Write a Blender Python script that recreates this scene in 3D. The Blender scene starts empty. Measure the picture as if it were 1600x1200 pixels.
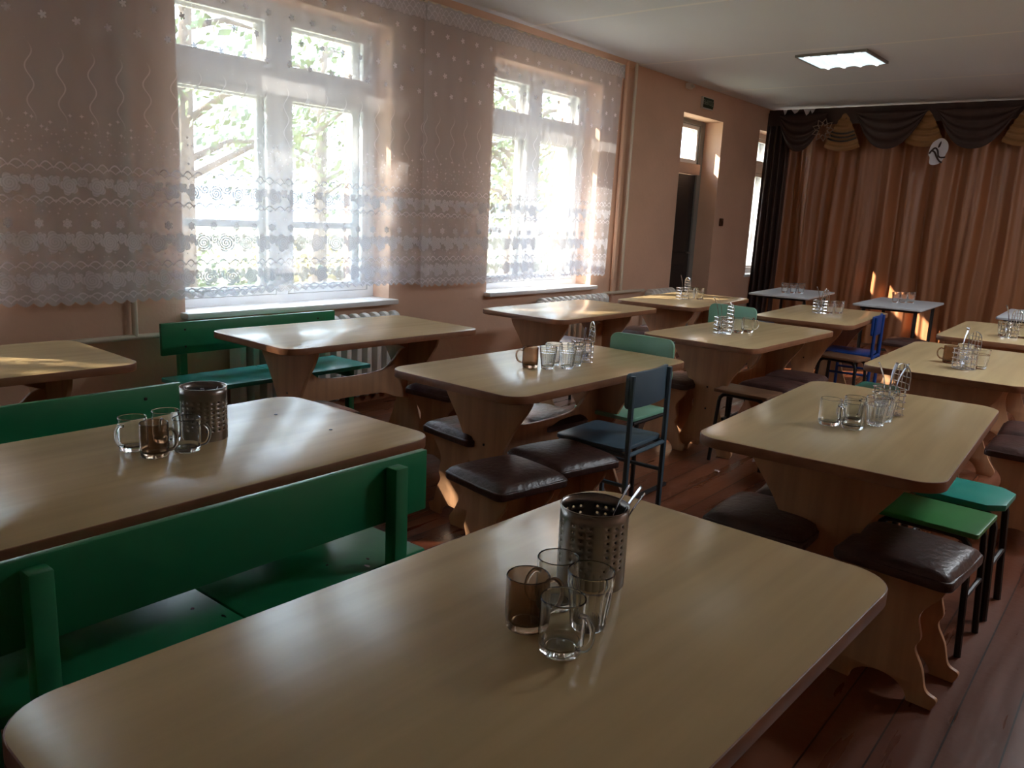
import bpy, bmesh, math, random
from mathutils import Vector, Matrix
from math import pi, sin, cos, radians as rad
random.seed(7)
S = bpy.context.scene
COL = S.collection

# ------------------------------------------------------------------ camera
cd = bpy.data.cameras.new('camera')
cam = bpy.data.objects.new('camera', cd)
COL.objects.link(cam)
cd.sensor_fit = 'HORIZONTAL'
cd.sensor_width = 36.0
cd.lens = 36.0 * 1259.56 / 1600.0
cd.clip_start = 0.02
cam.matrix_world = Matrix(((0.7745, -0.1653, 0.6106, 0), (0.6309, 0.1314, -0.7646, 0), (0.0462, 0.9775, 0.2060, 1.35), (0, 0, 0, 1)))
S.camera = cam

# ------------------------------------------------------------------ world, sun, exposure
w = bpy.data.worlds.new('sky')
S.world = w
w.use_nodes = True
bg = w.node_tree.nodes['Background']
bg.inputs[0].default_value = (0.70, 0.84, 1.0, 1)
bg.inputs[1].default_value = 3.3
sd = bpy.data.lights.new('sun', 'SUN')
sd.energy = 6.0
sd.angle = rad(0.6)
sd.color = (1.0, 0.86, 0.68)
sun = bpy.data.objects.new('sun', sd)
COL.objects.link(sun)
sun.rotation_euler = Vector((1.0, 0.80, -0.80)).to_track_quat('-Z', 'Y').to_euler()
sun.location = (-20, -12, 16)
vs = S.view_settings
vs.view_transform = 'Standard'
vs.look = 'None'
vs.gamma = 1.0
vs.use_curve_mapping = False
vs.exposure = 2.35
S.cycles.max_bounces = 10
S.cycles.diffuse_bounces = 5
S.cycles.transparent_max_bounces = 40
S.cycles.caustics_reflective = False
S.cycles.caustics_refractive = True
S.cycles.use_denoising = True

# ------------------------------------------------------------------ materials
def mat(name, col=(.8, .8, .8), rough=.5, metal=0.0, var=0.0, vscale=(6, 6, 6), bump=0.0, bscale=60, spec=.5, coat=0.0, var2=None, detail=4):
    m = bpy.data.materials.new(name)
    m.use_nodes = True
    nt = m.node_tree
    b = nt.nodes['Principled BSDF']
    b.inputs['Base Color'].default_value = (*col, 1)
    b.inputs['Roughness'].default_value = rough
    b.inputs['Metallic'].default_value = metal
    b.inputs['Specular IOR Level'].default_value = spec
    b.inputs['Coat Weight'].default_value = coat
    b.inputs['Coat Roughness'].default_value = .15
    tc = nt.nodes.new('ShaderNodeTexCoord')
    if var:
        mp = nt.nodes.new('ShaderNodeMapping')
        mp.inputs['Scale'].default_value = vscale
        nz = nt.nodes.new('ShaderNodeTexNoise')
        nz.inputs['Scale'].default_value = 1
        nz.inputs['Detail'].default_value = detail
        nt.links.new(tc.outputs['Object'], mp.inputs[0])
        nt.links.new(mp.outputs[0], nz.inputs['Vector'])
        cr = nt.nodes.new('ShaderNodeValToRGB')
        c2 = var2 or tuple(min(1, c * (1 + var)) for c in col)
        c1 = tuple(c * (1 - var) for c in col)
        cr.color_ramp.elements[0].color = (*c1, 1)
        cr.color_ramp.elements[1].color = (*c2, 1)
        cr.color_ramp.elements[0].position = .3
        cr.color_ramp.elements[1].position = .7
        nt.links.new(nz.outputs['Fac'], cr.inputs[0])
        nt.links.new(cr.outputs[0], b.inputs['Base Color'])
    if bump:
        n2 = nt.nodes.new('ShaderNodeTexNoise')
        n2.inputs['Scale'].default_value = bscale
        n2.inputs['Detail'].default_value = 3
        nt.links.new(tc.outputs['Object'], n2.inputs['Vector'])
        bp = nt.nodes.new('ShaderNodeBump')
        bp.inputs['Strength'].default_value = bump
        bp.inputs['Distance'].default_value = .01
        nt.links.new(n2.outputs['Fac'], bp.inputs['Height'])
        nt.links.new(bp.outputs[0], b.inputs['Normal'])
    return m

class NT:
    """small helper to write maths as shader nodes"""
    def __init__(s, nt): s.nt = nt
    def m(s, op, a, b=None, c=None):
        n = s.nt.nodes.new('ShaderNodeMath'); n.operation = op
        for i, x in enumerate((a, b, c)):
            if x is None: continue
            if isinstance(x, (int, float)): n.inputs[i].default_value = x
            else: s.nt.links.new(x, n.inputs[i])
        return n.outputs[0]
    def add(s, a, b): return s.m('ADD', a, b)
    def sub(s, a, b): return s.m('SUBTRACT', a, b)
    def mul(s, a, b): return s.m('MULTIPLY', a, b)
    def mx(s, a, b): return s.m('MAXIMUM', a, b)
    def band(s, z, lo, hi, soft=.006):
        up = s.m('SMOOTH_MIN', 1, s.m('DIVIDE', s.sub(z, lo), soft), 0) if False else s.ramp(z, lo, lo + soft)
        return s.mul(up, s.ramp(z, hi, hi - soft))
    def ramp(s, x, a, b):
        n = s.nt.nodes.new('ShaderNodeMapRange'); n.clamp = True
        n.inputs['From Min'].default_value = a; n.inputs['From Max'].default_value = b
        s.nt.links.new(x, n.inputs['Value'])
        return n.outputs[0]
    def cell(s, u, per, off=0.0):
        return s.mul(s.sub(s.m('FRACT', s.m('DIVIDE', s.add(u, off), per)), .5), per)

def glassy(name, tint=(1, 1, 1), ior=1.5, rough=0.0, boost=1.0):
    """thin clear glass: what passes straight through plus a fresnel reflection"""
    m = bpy.data.materials.new(name); m.use_nodes = True
    nt = m.node_tree; nt.nodes.clear()
    o = nt.nodes.new('ShaderNodeOutputMaterial'); mix = nt.nodes.new('ShaderNodeMixShader')
    t = nt.nodes.new('ShaderNodeBsdfTransparent'); t.inputs[0].default_value = (*tint, 1)
    g = nt.nodes.new('ShaderNodeBsdfGlossy'); g.inputs['Roughness'].default_value = rough
    f = nt.nodes.new('ShaderNodeLayerWeight'); f.inputs['Blend'].default_value = .5
    f0 = ((ior - 1) / (ior + 1)) ** 2
    q = NT(nt); fac = q.m('MINIMUM', q.mul(q.add(q.mul(q.m('POWER', f.outputs['Facing'], 5.0), 1 - f0), f0), boost), 1.0)
    nt.links.new(fac, mix.inputs[0]); nt.links.new(t.outputs[0], mix.inputs[1]); nt.links.new(g.outputs[0], mix.inputs[2])
    nt.links.new(mix.outputs[0], o.inputs[0])
    return m

M = {}
M['wall'] = mat('peach_wall_paint', (.70, .46, .33), .75, var=.08, vscale=(1.3, 1.3, 1.8), bump=.25, bscale=25)
M['ceiling'] = mat('white_ceiling_paint', (.70, .735, .79), .8, var=.03, vscale=(1, .6, 1), bump=.15, bscale=18)
M['white'] = mat('white_gloss_paint', (.80, .80, .80), .35, var=.04, vscale=(5, 5, 5))
M['radiator'] = mat('cream_radiator_paint', (.72, .71, .68), .4, var=.05, vscale=(9, 9, 9))
M['pipe'] = mat('cream_pipe_paint', (.68, .60, .48), .4)
M['laminate'] = mat('beech_laminate_top', (.63, .465, .25), .21, var=.08, vscale=(22, 1.1, 1), spec=.3, detail=6)
M['edge'] = mat('brown_table_edging', (.27, .115, .055), .45, var=.15, vscale=(20, 20, 30))
M['panel'] = mat('beech_panel', (.54, .295, .16), .45, var=.12, vscale=(30, 30, 2.2))
M['leather'] = mat('brown_leatherette', (.066, .031, .026), .36, var=.25, vscale=(14, 14, 14), bump=.35, bscale=45)
M['green'] = mat('green_bench_paint', (.016, .235, .098), .33, var=.10, vscale=(5, 3, 5), bump=.08, bscale=14)
M['teal'] = mat('teal_bench_paint', (.035, .36, .33), .28, var=.08, vscale=(5, 3, 5), bump=.08, bscale=14)
M['mint'] = mat('mint_chair_paint', (.24, .52, .38), .36, var=.06, vscale=(4, 4, 4))
M['slate'] = mat('slate_blue_chair_paint', (.10, .16, .21), .36, var=.08, vscale=(5, 5, 5))
M['blue'] = mat('blue_chair_paint', (.012, .055, .24), .34, var=.08, vscale=(5, 5, 5))
M['navy'] = mat('navy_stool_paint', (.03, .03, .10), .3)
M['grass_green'] = mat('green_stool_paint', (.05, .26, .07), .38, var=.15, vscale=(9, 5, 5))
M['turquoise'] = mat('turquoise_stool_paint', (.02, .34, .27), .33, var=.06, vscale=(5, 5, 5))
M['woodseat'] = mat('brown_plywood_seat', (.20, .105, .06), .3, var=.2, vscale=(4, 25, 5))
M['black'] = mat('black_tube_paint', (.012, .012, .013), .38)
M['dark'] = mat('dark_door_paint', (.018, .015, .015), .5)
M['greyframe'] = mat('grey_door_frame_paint', (.23, .22, .20), .5)
M['grey_top'] = mat('pale_grey_laminate', (.55, .57, .60), .35, var=.05, vscale=(6, 2, 2))
M['steel'] = mat('brushed_steel', (.30, .275, .26), .28, metal=1.0, var=.06, vscale=(2, 2, 60))
M['chrome'] = mat('chrome_wire', (.72, .72, .73), .14, metal=1.0)
M['spoon'] = mat('spoon_steel', (.62, .62, .66), .2, metal=1.0)
M['screw'] = mat('dark_screw_head', (.03, .025, .02), .4, metal=.6)
M['drape'] = mat('golden_brown_satin', (.32, .125, .05), .45, var=.10, vscale=(9, 9, .6), spec=.6)
M['gold'] = mat('gold_tail_satin', (.30, .15, .055), .45, var=.1, vscale=(3, 3, 12))
M['brown'] = mat('dark_brown_drape', (.038, .016, .011), .6, var=.15, vscale=(9, 9, 1))
M['blackcloth'] = mat('black_ribbon', (.012, .009, .008), .6)
M['whitecloth'] = mat('white_cloth', (.62, .58, .60), .7)
M['thread'] = mat('beige_star_braid', (.30, .21, .16), .6)
M['plastic'] = mat('white_plastic', (.62, .58, .53), .45)
M['signgreen'] = mat('green_sign_face', (.012, .05, .022), .4)
M['signtext'] = mat('pale_sign_letters', (.30, .34, .27), .5)
M['bronze'] = mat('brown_switch', (.10, .035, .015), .45)
M['paper'] = mat('crumpled_paper', (.60, .55, .58), .8)
M['bark'] = mat('grey_bark', (.16, .125, .10), .9, var=.3, vscale=(9, 9, 2))
M['leaf'] = mat('green_leaf', (.17, .21, .10), .5, var=.35, vscale=(2, 2, 2))
M['leaf2'] = mat('yellow_leaf', (.33, .27, .12), .5, var=.3, vscale=(2, 2, 2))
M['grass'] = mat('dry_pale_grass', (.40, .40, .24), .9, var=.3, vscale=(.5, .5, .5), var2=(.62, .56, .40))
M['housewall'] = mat('pale_house_wall', (.55, .50, .42), .8)
def solid_glass(name, tint):
    m = mat(name, tint, 0.0)
    b = m.node_tree.nodes['Principled BSDF']; b.inputs['Transmission Weight'].default_value = 1.0; b.inputs['IOR'].default_value = 1.47
    return m
M['glass'] = solid_glass('clear_pressed_glass', (.975, .985, .975)); M['amber'] = solid_glass('smoky_brown_glass', (.52, .37, .27))
M['pane'] = glassy('window_pane_glass', (.97, .98, .985), 1.45, 0, 1.0)

def floor_mat():
    m = mat('red_brown_floorboards', (.21, .062, .026), .33, bump=.12, bscale=30)
    nt = m.node_tree; b = nt.nodes['Principled BSDF']; q = NT(nt)
    tc = nt.nodes.new('ShaderNodeTexCoord'); sp = nt.nodes.new('ShaderNodeSeparateXYZ')
    nt.links.new(tc.outputs['Object'], sp.inputs[0])
    fx = q.m('FRACT', q.m('DIVIDE', sp.outputs[0], .135))
    idx = q.m('FLOOR', q.m('DIVIDE', sp.outputs[0], .135))
    gap = q.m('GREATER_THAN', q.m('ABSOLUTE', q.sub(fx, .5)), .482)
    wn = nt.nodes.new('ShaderNodeTexWhiteNoise'); wn.noise_dimensions = '1D'
    nt.links.new(idx, wn.inputs['W'])
    mp = nt.nodes.new('ShaderNodeMapping'); mp.inputs['Scale'].default_value = (14, 1.1, 1)
    nt.links.new(tc.outputs['Object'], mp.inputs[0])
    nz = nt.nodes.new('ShaderNodeTexNoise'); nz.inputs['Scale'].default_value = 1; nz.inputs['Detail'].default_value = 6
    nt.links.new(mp.outputs[0], nz.inputs['Vector'])
    t = q.add(q.mul(wn.outputs[0], .35), q.mul(nz.outputs[0], .75))
    cr = nt.nodes.new('ShaderNodeValToRGB')
    cr.color_ramp.elements[0].color = (.10, .028, .013, 1); cr.color_ramp.elements[1].color = (.21, .068, .030, 1)
    cr.color_ramp.elements[0].position = .25; cr.color_ramp.elements[1].position = .85
    nt.links.new(t, cr.inputs[0])
    mx = nt.nodes.new('ShaderNodeMix'); mx.data_type = 'RGBA'
    nt.links.new(gap, mx.inputs['Factor']); nt.links.new(cr.outputs[0], mx.inputs[6]); mx.inputs[7].default_value = (.02, .007, .004, 1)
    nt.links.new(mx.outputs[2], b.inputs['Base Color'])
    r = q.ramp(nz.outputs[0], .3, .75)
    nt.links.new(q.add(q.mul(r, .25), .22), b.inputs['Roughness'])
    return m
M['floor'] = floor_mat()

def ceiling_seams():
    m = M['ceiling']; nt = m.node_tree; b = nt.nodes['Principled BSDF']; q = NT(nt)
    src = b.inputs['Base Color'].links[0].from_socket
    tc = nt.nodes.new('ShaderNodeTexCoord'); sp = nt.nodes.new('ShaderNodeSeparateXYZ')
    nt.links.new(tc.outputs['Object'], sp.inputs[0])
    wob = nt.nodes.new('ShaderNodeTexNoise'); wob.inputs['Scale'].default_value = 1.5
    nt.links.new(tc.outputs['Object'], wob.inputs['Vector'])
    yy = q.add(sp.outputs[1], q.mul(wob.outputs[0], .05))
    f = q.m('ABSOLUTE', q.cell(yy, 1.76, 1.76 * .5 - 7.11 + 1.76 * 5))
    line = q.ramp(f, .028, .012)
    mx = nt.nodes.new('ShaderNodeMix'); mx.data_type = 'RGBA'
    nt.links.new(q.mul(line, .55), mx.inputs['Factor']); nt.links.new(src, mx.inputs[6]); mx.inputs[7].default_value = (.92, .90, .86, 1)
    nt.links.new(mx.outputs[2], b.inputs['Base Color'])
ceiling_seams()

def lace_mat(name, valance=False):
    m = bpy.data.materials.new(name); m.use_nodes = True
    nt = m.node_tree; nt.nodes.clear(); q = NT(nt)
    o = nt.nodes.new('ShaderNodeOutputMaterial')
    tc = nt.nodes.new('ShaderNodeTexCoord'); sp = nt.nodes.new('ShaderNodeSeparateXYZ')
    nt.links.new(tc.outputs['UV'], sp.inputs[0])
    u, z = sp.outputs[0], sp.outputs[1]
    parts = []
    def rose(zc, R, per, off=0.0, k=5, ringstep=.013):
        p = q.cell(u, per, off); h = q.sub(z, zc)
        r = q.m('SQRT', q.add(q.mul(p, p), q.mul(h, h))); th = q.m('ARCTAN2', h, p)
        edge = q.mul(q.add(q.mul(q.m('ABSOLUTE', q.m('SINE', q.mul(th, k / 2))), .30), .70), R)
        ins = q.ramp(q.sub(edge, r), 0, .004)
        ring = q.add(q.mul(q.m('SINE', q.add(q.mul(r, 2 * pi / ringstep), q.mul(th, 1))), .5), .5)
        parts.append(q.mul(ins, q.add(q.mul(ring, .42), .45)))
    def wave(zc, amp, per, th=.006, off=0.0, strength=.8):
        s = q.m('ABSOLUTE', q.m('SINE', q.m('DIVIDE', q.mul(q.add(u, off), pi), per)))
        d = q.m('ABSOLUTE', q.sub(z, q.add(q.mul(s, amp), zc)))
        parts.append(q.mul(q.ramp(d, th, th * .4), strength))
    def sprigs(lo, hi, scale, thr=.25, strength=.6):
        vo = nt.nodes.new('ShaderNodeTexVoronoi'); vo.inputs['Scale'].default_value = scale
        vo.voronoi_dimensions = '2D'; vo.distance = 'MINKOWSKI'; vo.inputs['Exponent'].default_value = .6; vo.inputs['Randomness'].default_value = .8
        nt.links.new(tc.outputs['UV'], vo.inputs['Vector'])
        parts.append(q.mul(q.mul(q.ramp(vo.outputs['Distance'], thr, thr - .12), q.band(z, lo, hi, .03)), strength))
    if valance:
        for zc in (2.625, 2.655, 2.685):
            wave(zc - .012, .028, .05, .008, zc, .85)
        parts.append(q.mul(q.band(z, 2.60, 2.74, .006), .45))
        base, top = .30, .80
    else:
        # three bands of roses between scalloped borders, dangling vines and sparse flowers above
        wave(1.465, .028, .065); wave(1.452, .018, .065, .005, .03, .6)
        rose(1.385, .05, .13, 0, 5); rose(1.405, .03, .13, .065, 4); wave(1.305, .024, .065); wave(1.295, .02, .065, .004, .03, .6)
        sprigs(1.225, 1.30, 22, .24, .55)
        rose(1.205, .026, .13, .02, 6, .010); rose(1.115, .058, .13, .08, 5); rose(1.135, .032, .13, .015, 5)
        sprigs(1.02, 1.09, 24, .26, .6)
        wave(.995, .026, .065); wave(.982, .02, .065, .005, .03, .6)
        rose(.925, .054, .13, .05, 5); rose(.94, .03, .13, .115, 5); sprigs(.85, .98, 26, .25, .5)
        wave(.842, .022, .065, .006, .0, .8); wave(.828, .022, .065, .007, .03, .7)
        sprigs(1.49, 1.74, 15, .24, .65); sprigs(1.52, 1.66, 27, .24, .5)
        # dangling vines
        p = q.cell(u, .14, .0)
        vx = q.mul(q.m('SINE', q.mul(z, 42)), .018)
        d = q.m('ABSOLUTE', q.sub(p, vx))
        parts.append(q.mul(q.mul(q.ramp(d, .005, .002), q.band(z, 1.66, 2.02, .06)), .35))
        # sparse five petal flowers
        row = q.m('FLOOR', q.m('DIVIDE', z, .13))
        p = q.cell(u, .15, 0)
        uu = q.add(u, q.mul(row, .068))
        p = q.cell(uu, .15, 0); h = q.cell(z, .13, 0)
        r = q.m('SQRT', q.add(q.mul(p, p), q.mul(h, h))); th = q.m('ARCTAN2', h, p)
        ed = q.mul(q.add(q.mul(q.m('ABSOLUTE', q.m('SINE', q.mul(th, 2.5))), .55), .45), .021)
        parts.append(q.mul(q.mul(q.ramp(q.sub(ed, r), 0, .003), q.band(z, 2.03, 2.56, .01)), .7))
        parts.append(q.mul(q.ramp(z, 1.04, .86), .22))
        base, top = .47, .99
    d = parts[0]
    for x in parts[1:]: d = q.mx(d, x)
    op = q.add(base, q.mul(q.m('MINIMUM', q.mul(d, 1.35), 1.0), top - base))
    tr = nt.nodes.new('ShaderNodeBsdfTransparent')
    tl = nt.nodes.new('ShaderNodeBsdfTranslucent'); tl.inputs[0].default_value = (.42, .43, .48, 1)
    df = nt.nodes.new('ShaderNodeBsdfDiffuse'); df.inputs[0].default_value = (.92, .90, .96, 1)
    mx1 = nt.nodes.new('ShaderNodeMixShader'); mx1.inputs[0].default_value = .75
    nt.links.new(tl.outputs[0], mx1.inputs[1]); nt.links.new(df.outputs[0], mx1.inputs[2])
    mx = nt.nodes.new('ShaderNodeMixShader')
    nt.links.new(op, mx.inputs[0]); nt.links.new(tr.outputs[0], mx.inputs[1]); nt.links.new(mx1.outputs[0], mx.inputs[2])
    nt.links.new(mx.outputs[0], o.inputs[0])
    return m
M['lace'] = lace_mat('white_lace_net')
M['lace_top'] = lace_mat('white_lace_heading', True)

def emis(name, col, s):
    m = bpy.data.materials.new(name); m.use_nodes = True
    b = m.node_tree.nodes['Principled BSDF']
    b.inputs['Base Color'].default_value = (.8, .8, .8, 1)
    b.inputs['Emission Color'].default_value = (*col, 1); b.inputs['Emission Strength'].default_value = s
    return m
M['lamp'] = emis('lit_tube_lamp', (.90, .98, 1.0), .6)
M['lampdim'] = emis('lit_diffuser', (.62, .80, .90), .25)
M['lampfill'] = emis('fill_lamp_cover', (.86, .94, 1.0), 10.0)  # strong glow for the added lamps only

# ------------------------------------------------------------------ mesh helpers
class MB:
    def __init__(s): s.bm = bmesh.new()
    def _absorb(s, tb, mi=0):
        for f in tb.faces: f.material_index = mi
        me = bpy.data.meshes.new('t'); tb.to_mesh(me); tb.free()
        s.bm.from_mesh(me); bpy.data.meshes.remove(me)
    def box(s, x0, x1, y0, y1, z0, z1, bev=0.0, mi=0, mtx=None, seg=2):
        tb = bmesh.new()
        bmesh.ops.create_cube(tb, size=1)
        for v in tb.verts:
            v.co = Vector((x0 + (v.co.x + .5) * (x1 - x0), y0 + (v.co.y + .5) * (y1 - y0), z0 + (v.co.z + .5) * (z1 - z0)))
        if bev: bmesh.ops.bevel(tb, geom=tb.edges[:], offset=bev, segments=seg, affect='EDGES', profile=.5)
        if mtx: tb.transform(mtx)
        s._absorb(tb, mi); return s
    def prism(s, pts, a0, a1, axis='y', bev=0.0, mi=0, side_mi=None, mtx=None):
        """pts: 2D outline; extruded along axis from a0 to a1. axis y: pts are (x,z); axis x: (y,z); axis z: (x,y)"""
        tb = bmesh.new()
        def P(p, a):
            return {'y': (p[0], a, p[1]), 'x': (a, p[0], p[1]), 'z': (p[0], p[1], a)}[axis]
        A = [tb.verts.new(P(p, a0)) for p in pts]; B = [tb.verts.new(P(p, a1)) for p in pts]
        n = len(pts)
        fa = tb.faces.new(A); fb = tb.faces.new(B[::-1])
        sides = [tb.faces.new((A[i], B[i], B[(i + 1) % n], A[(i + 1) % n])) for i in range(n)]
        bmesh.ops.recalc_face_normals(tb, faces=tb.faces[:])
        if bev:
            ed = [e for e in tb.edges if any(f in (fa, fb) for f in e.link_faces)]
            bmesh.ops.bevel(tb, geom=ed, offset=bev, segments=2, affect='EDGES', profile=.5)
        if mtx: tb.transform(mtx)
        for f in tb.faces: f.material_index = mi
        if side_mi is not None:
            ax = {'x': 0, 'y': 1, 'z': 2}[axis]
            for f in tb.faces:
                if abs(f.normal[ax]) < .95: f.material_index = side_mi
        me = bpy.data.meshes.new('t'); tb.to_mesh(me); tb.free(); s.bm.from_mesh(me); bpy.data.meshes.remove(me)
        return s
    def tube(s, path, r, n=8, closed=False, mi=0, cap=True):
        path = [Vector(p) for p in path]; m = len(path); rings = []
        rr = r if isinstance(r, (list, tuple)) else [r] * m
        prev = None
        for i, p in enumerate(path):
            if closed: t = (path[(i + 1) % m] - path[i - 1]).normalized()
            else: t = (path[min(i + 1, m - 1)] - path[max(i - 1, 0)]).normalized()
            if prev is None:
                a = Vector((0, 0, 1)) if abs(t.z) < .9 else Vector((1, 0, 0))
                nn = t.cross(a).normalized()
            else:
                nn = (prev - t * prev.dot(t))
                nn = nn.normalized() if nn.length > 1e-6 else prev
            prev = nn; bb = t.cross(nn)
            rings.append([s.bm.verts.new(p + (nn * cos(2 * pi * k / n) + bb * sin(2 * pi * k / n)) * rr[i]) for k in range(n)])
        rng = range(m if closed else m - 1)
        for i in rng:
            A, B = rings[i], rings[(i + 1) % m]
            for k in range(n):
                f = s.bm.faces.new((A[k], A[(k + 1) % n], B[(k + 1) % n], B[k])); f.material_index = mi
        if cap and not closed:
            s.bm.faces.new(rings[0][::-1]).material_index = mi; s.bm.faces.new(rings[-1]).material_index = mi
        return s
    def lathe(s, prof, n=32, c=(0, 0, 0), mi=0, closed=False):
        rings = []
        for r, z in prof:
            if r < 1e-6: rings.append([s.bm.verts.new((c[0], c[1], c[2] + z))])
            else: rings.append([s.bm.verts.new((c[0] + r * cos(2 * pi * k / n), c[1] + r * sin(2 * pi * k / n), c[2] + z)) for k in range(n)])
        seq = list(zip(rings, rings[1:] + ([rings[0]] if closed else [])))
        if not closed: seq = list(zip(rings, rings[1:]))
        for A, B in seq:
            for k in range(n):
                k2 = (k + 1) % n
                if len(A) == 1 and len(B) == 1: continue
                if len(A) == 1: f = s.bm.faces.new((A[0], B[k2], B[k]))
                elif len(B) == 1: f = s.bm.faces.new((A[k], A[k2], B[0]))
                else: f = s.bm.faces.new((A[k], A[k2], B[k2], B[k]))
                f.material_index = mi
        return s
    def grid(s, fn, nu, nv, mi=0, uv=None):
        V = [[s.bm.verts.new(fn(i / nu, j / nv)) for j in range(nv + 1)] for i in range(nu + 1)]
        lay = s.bm.loops.layers.uv.verify() if uv else None
        for i in range(nu):
            for j in range(nv):
                f = s.bm.faces.new((V[i][j], V[i + 1][j], V[i + 1][j + 1], V[i][j + 1])); f.material_index = mi
                if uv:
                    for l, (a, b) in zip(f.loops, ((i, j), (i + 1, j), (i + 1, j + 1), (i, j + 1))):
                        l[lay].uv = uv(a / nu, b / nv)
        return s
    def build(s, name, mats, parent=None, smooth=True, ang=40, fixn=True):
        if fixn: bmesh.ops.recalc_face_normals(s.bm, faces=s.bm.faces[:])
        me = bpy.data.meshes.new(name); s.bm.to_mesh(me); s.bm.free()
        for m in (mats if isinstance(mats, (list, tuple)) else [mats]): me.materials.append(m)
        if smooth:
            me.polygons.foreach_set('use_smooth', [True] * len(me.polygons))
            me.set_sharp_from_angle(angle=rad(ang))
        o = bpy.data.objects.new(name, me); COL.objects.link(o)
        if parent: o.parent = parent
        return o

def tag(o, label=None, cat=None, group=None, kind=None):
    if label: o['label'] = label
    if cat: o['category'] = cat
    if group: o['group'] = group
    if kind: o['kind'] = kind
    return o
def empty(name, loc=(0, 0, 0), rz=0.0):
    o = bpy.data.objects.new(name, None); o.empty_display_size = .1
    COL.objects.link(o); o.location = loc; o.rotation_euler = (0, 0, rad(rz))
    return o
def copy_tree(o, parent=None):
    c = o.copy(); COL.objects.link(c)
    if parent: c.parent = parent
    for ch in list(o.children): copy_tree(ch, c)
    return c
def struct(o, label=None):
    o['kind'] = 'structure'
    if label: o['label'] = label
    return o
class Kind:
    """first use returns the prototype itself, later uses a copy with copied parts"""
    def __init__(s, proto): s.p = proto; s.used = False
    def put(s, loc, rz, label, cat, group=None):
        if s.used: o = copy_tree(s.p)
        else: o = s.p; s.used = True
        o.location = loc; o.rotation_euler = (0, 0, rad(rz))
        for k in ('group',):
            if k in o: del o[k]
        return tag(o, label, cat, group)

def spline(pts, n=8):
    out = []
    P = [pts[0]] + list(pts) + [pts[-1]]
    for i in range(1, len(P) - 2):
        p0, p1, p2, p3 = P[i - 1:i + 3]
        for k in range(n):
            t = k / n
            out.append(tuple(.5 * (2 * b + (c - a) * t + (2 * a - 5 * b + 4 * c - d) * t * t + (3 * b - a - 3 * c + d) * t ** 3) for a, b, c, d in zip(p0, p1, p2, p3)))
    out.append(tuple(pts[-1]))
    return out
def rrect(hx, hy, r, n=8):
    out = []
    for cx, cy, a0 in ((hx - r, hy - r, 0), (-hx + r, hy - r, 90), (-hx + r, -hy + r, 180), (hx - r, -hy + r, 270)):
        for k in range(n + 1):
            a = rad(a0 + 90 * k / n); out.append((cx + r * cos(a), cy + r * sin(a)))
    return out

# ------------------------------------------------------------------ room shell
XW, XR, Y0, Y1, ZC = -4.30, 2.70, -2.40, 13.2, 2.805
WIN = [('window_0', -.23, 1.31), ('window_1', 2.385, 3.93), ('window_2', 4.99, 6.51), ('window_3', 10.13, 11.67)]
ZS, ZT = .72, 2.53
DY0, DY1, DZ = 8.10, 9.07, 2.50
b = MB(); b.box(XW - .5, XR + .3, Y0 - .3, Y1 + .3, -.2, 0); struct(b.build('floor', M['floor'], smooth=False))
b = MB(); b.box(XW - .5, XR + .3, Y0 - .3, Y1 + .3, ZC, ZC + .25); struct(b.build('ceiling', M['ceiling'], smooth=False))
b = MB(); b.box(XR, XR + .3, Y0 - .3, Y1 + .3, 0, ZC); struct(b.build('wall_right', M['wall'], smooth=False))
b = MB(); b.box(XW, XR, Y0 - .3, Y0, 0, ZC); struct(b.build('wall_front', M['wall'], smooth=False))
b = MB(); b.box(XW, XR, Y1, Y1 + .3, 0, ZC); struct(b.build('wall_back', M['wall'], smooth=False))
b = MB()
holes = [(a, c, ZS - .03, ZT) for _, a, c in WIN] + [(DY0, DY1, 0, DZ)]
ys = sorted({Y0 - .3, Y1 + .3} | {h[0] for h in holes} | {h[1] for h in holes})
zs = sorted({0, ZC} | {h[2] for h in holes} | {h[3] for h in holes})
for ya, yb in zip(ys, ys[1:]):
    run = None
    cells = []
    for za, zb in zip(zs, zs[1:]):
        hole = any(h[0] <= ya + 1e-6 and yb <= h[1] + 1e-6 and h[2] <= za + 1e-6 and zb <= h[3] + 1e-6 for h in holes)
        if hole: run = None; continue
        if run: run[1] = zb
        else: run = [za, zb]; cells.append(run)
    for za, zb in cells: b.box(XW - .5, XW, ya, yb, za, zb)
bmesh.ops.remove_doubles(b.bm, verts=b.bm.verts[:], dist=1e-5)
struct(b.build('wall_left', M['wall'], smooth=False))
# shallow cornice where wall and ceiling meet
b = MB(); b.prism([(XW, ZC), (XW + .05, ZC), (XW + .035, ZC - .02), (XW + .012, ZC - .04), (XW, ZC - .045)], Y0, 7.0, 'y'); struct(b.build('trim_0', M['wall']))
b = MB(); b.box(XW, XW + .025, Y0, DY0 - .02, 0, .09, .004); b.box(XW, XW + .025, DY1 + .02, 10.4, 0, .09, .004); struct(b.build('baseboard_left', M['edge']))

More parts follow.
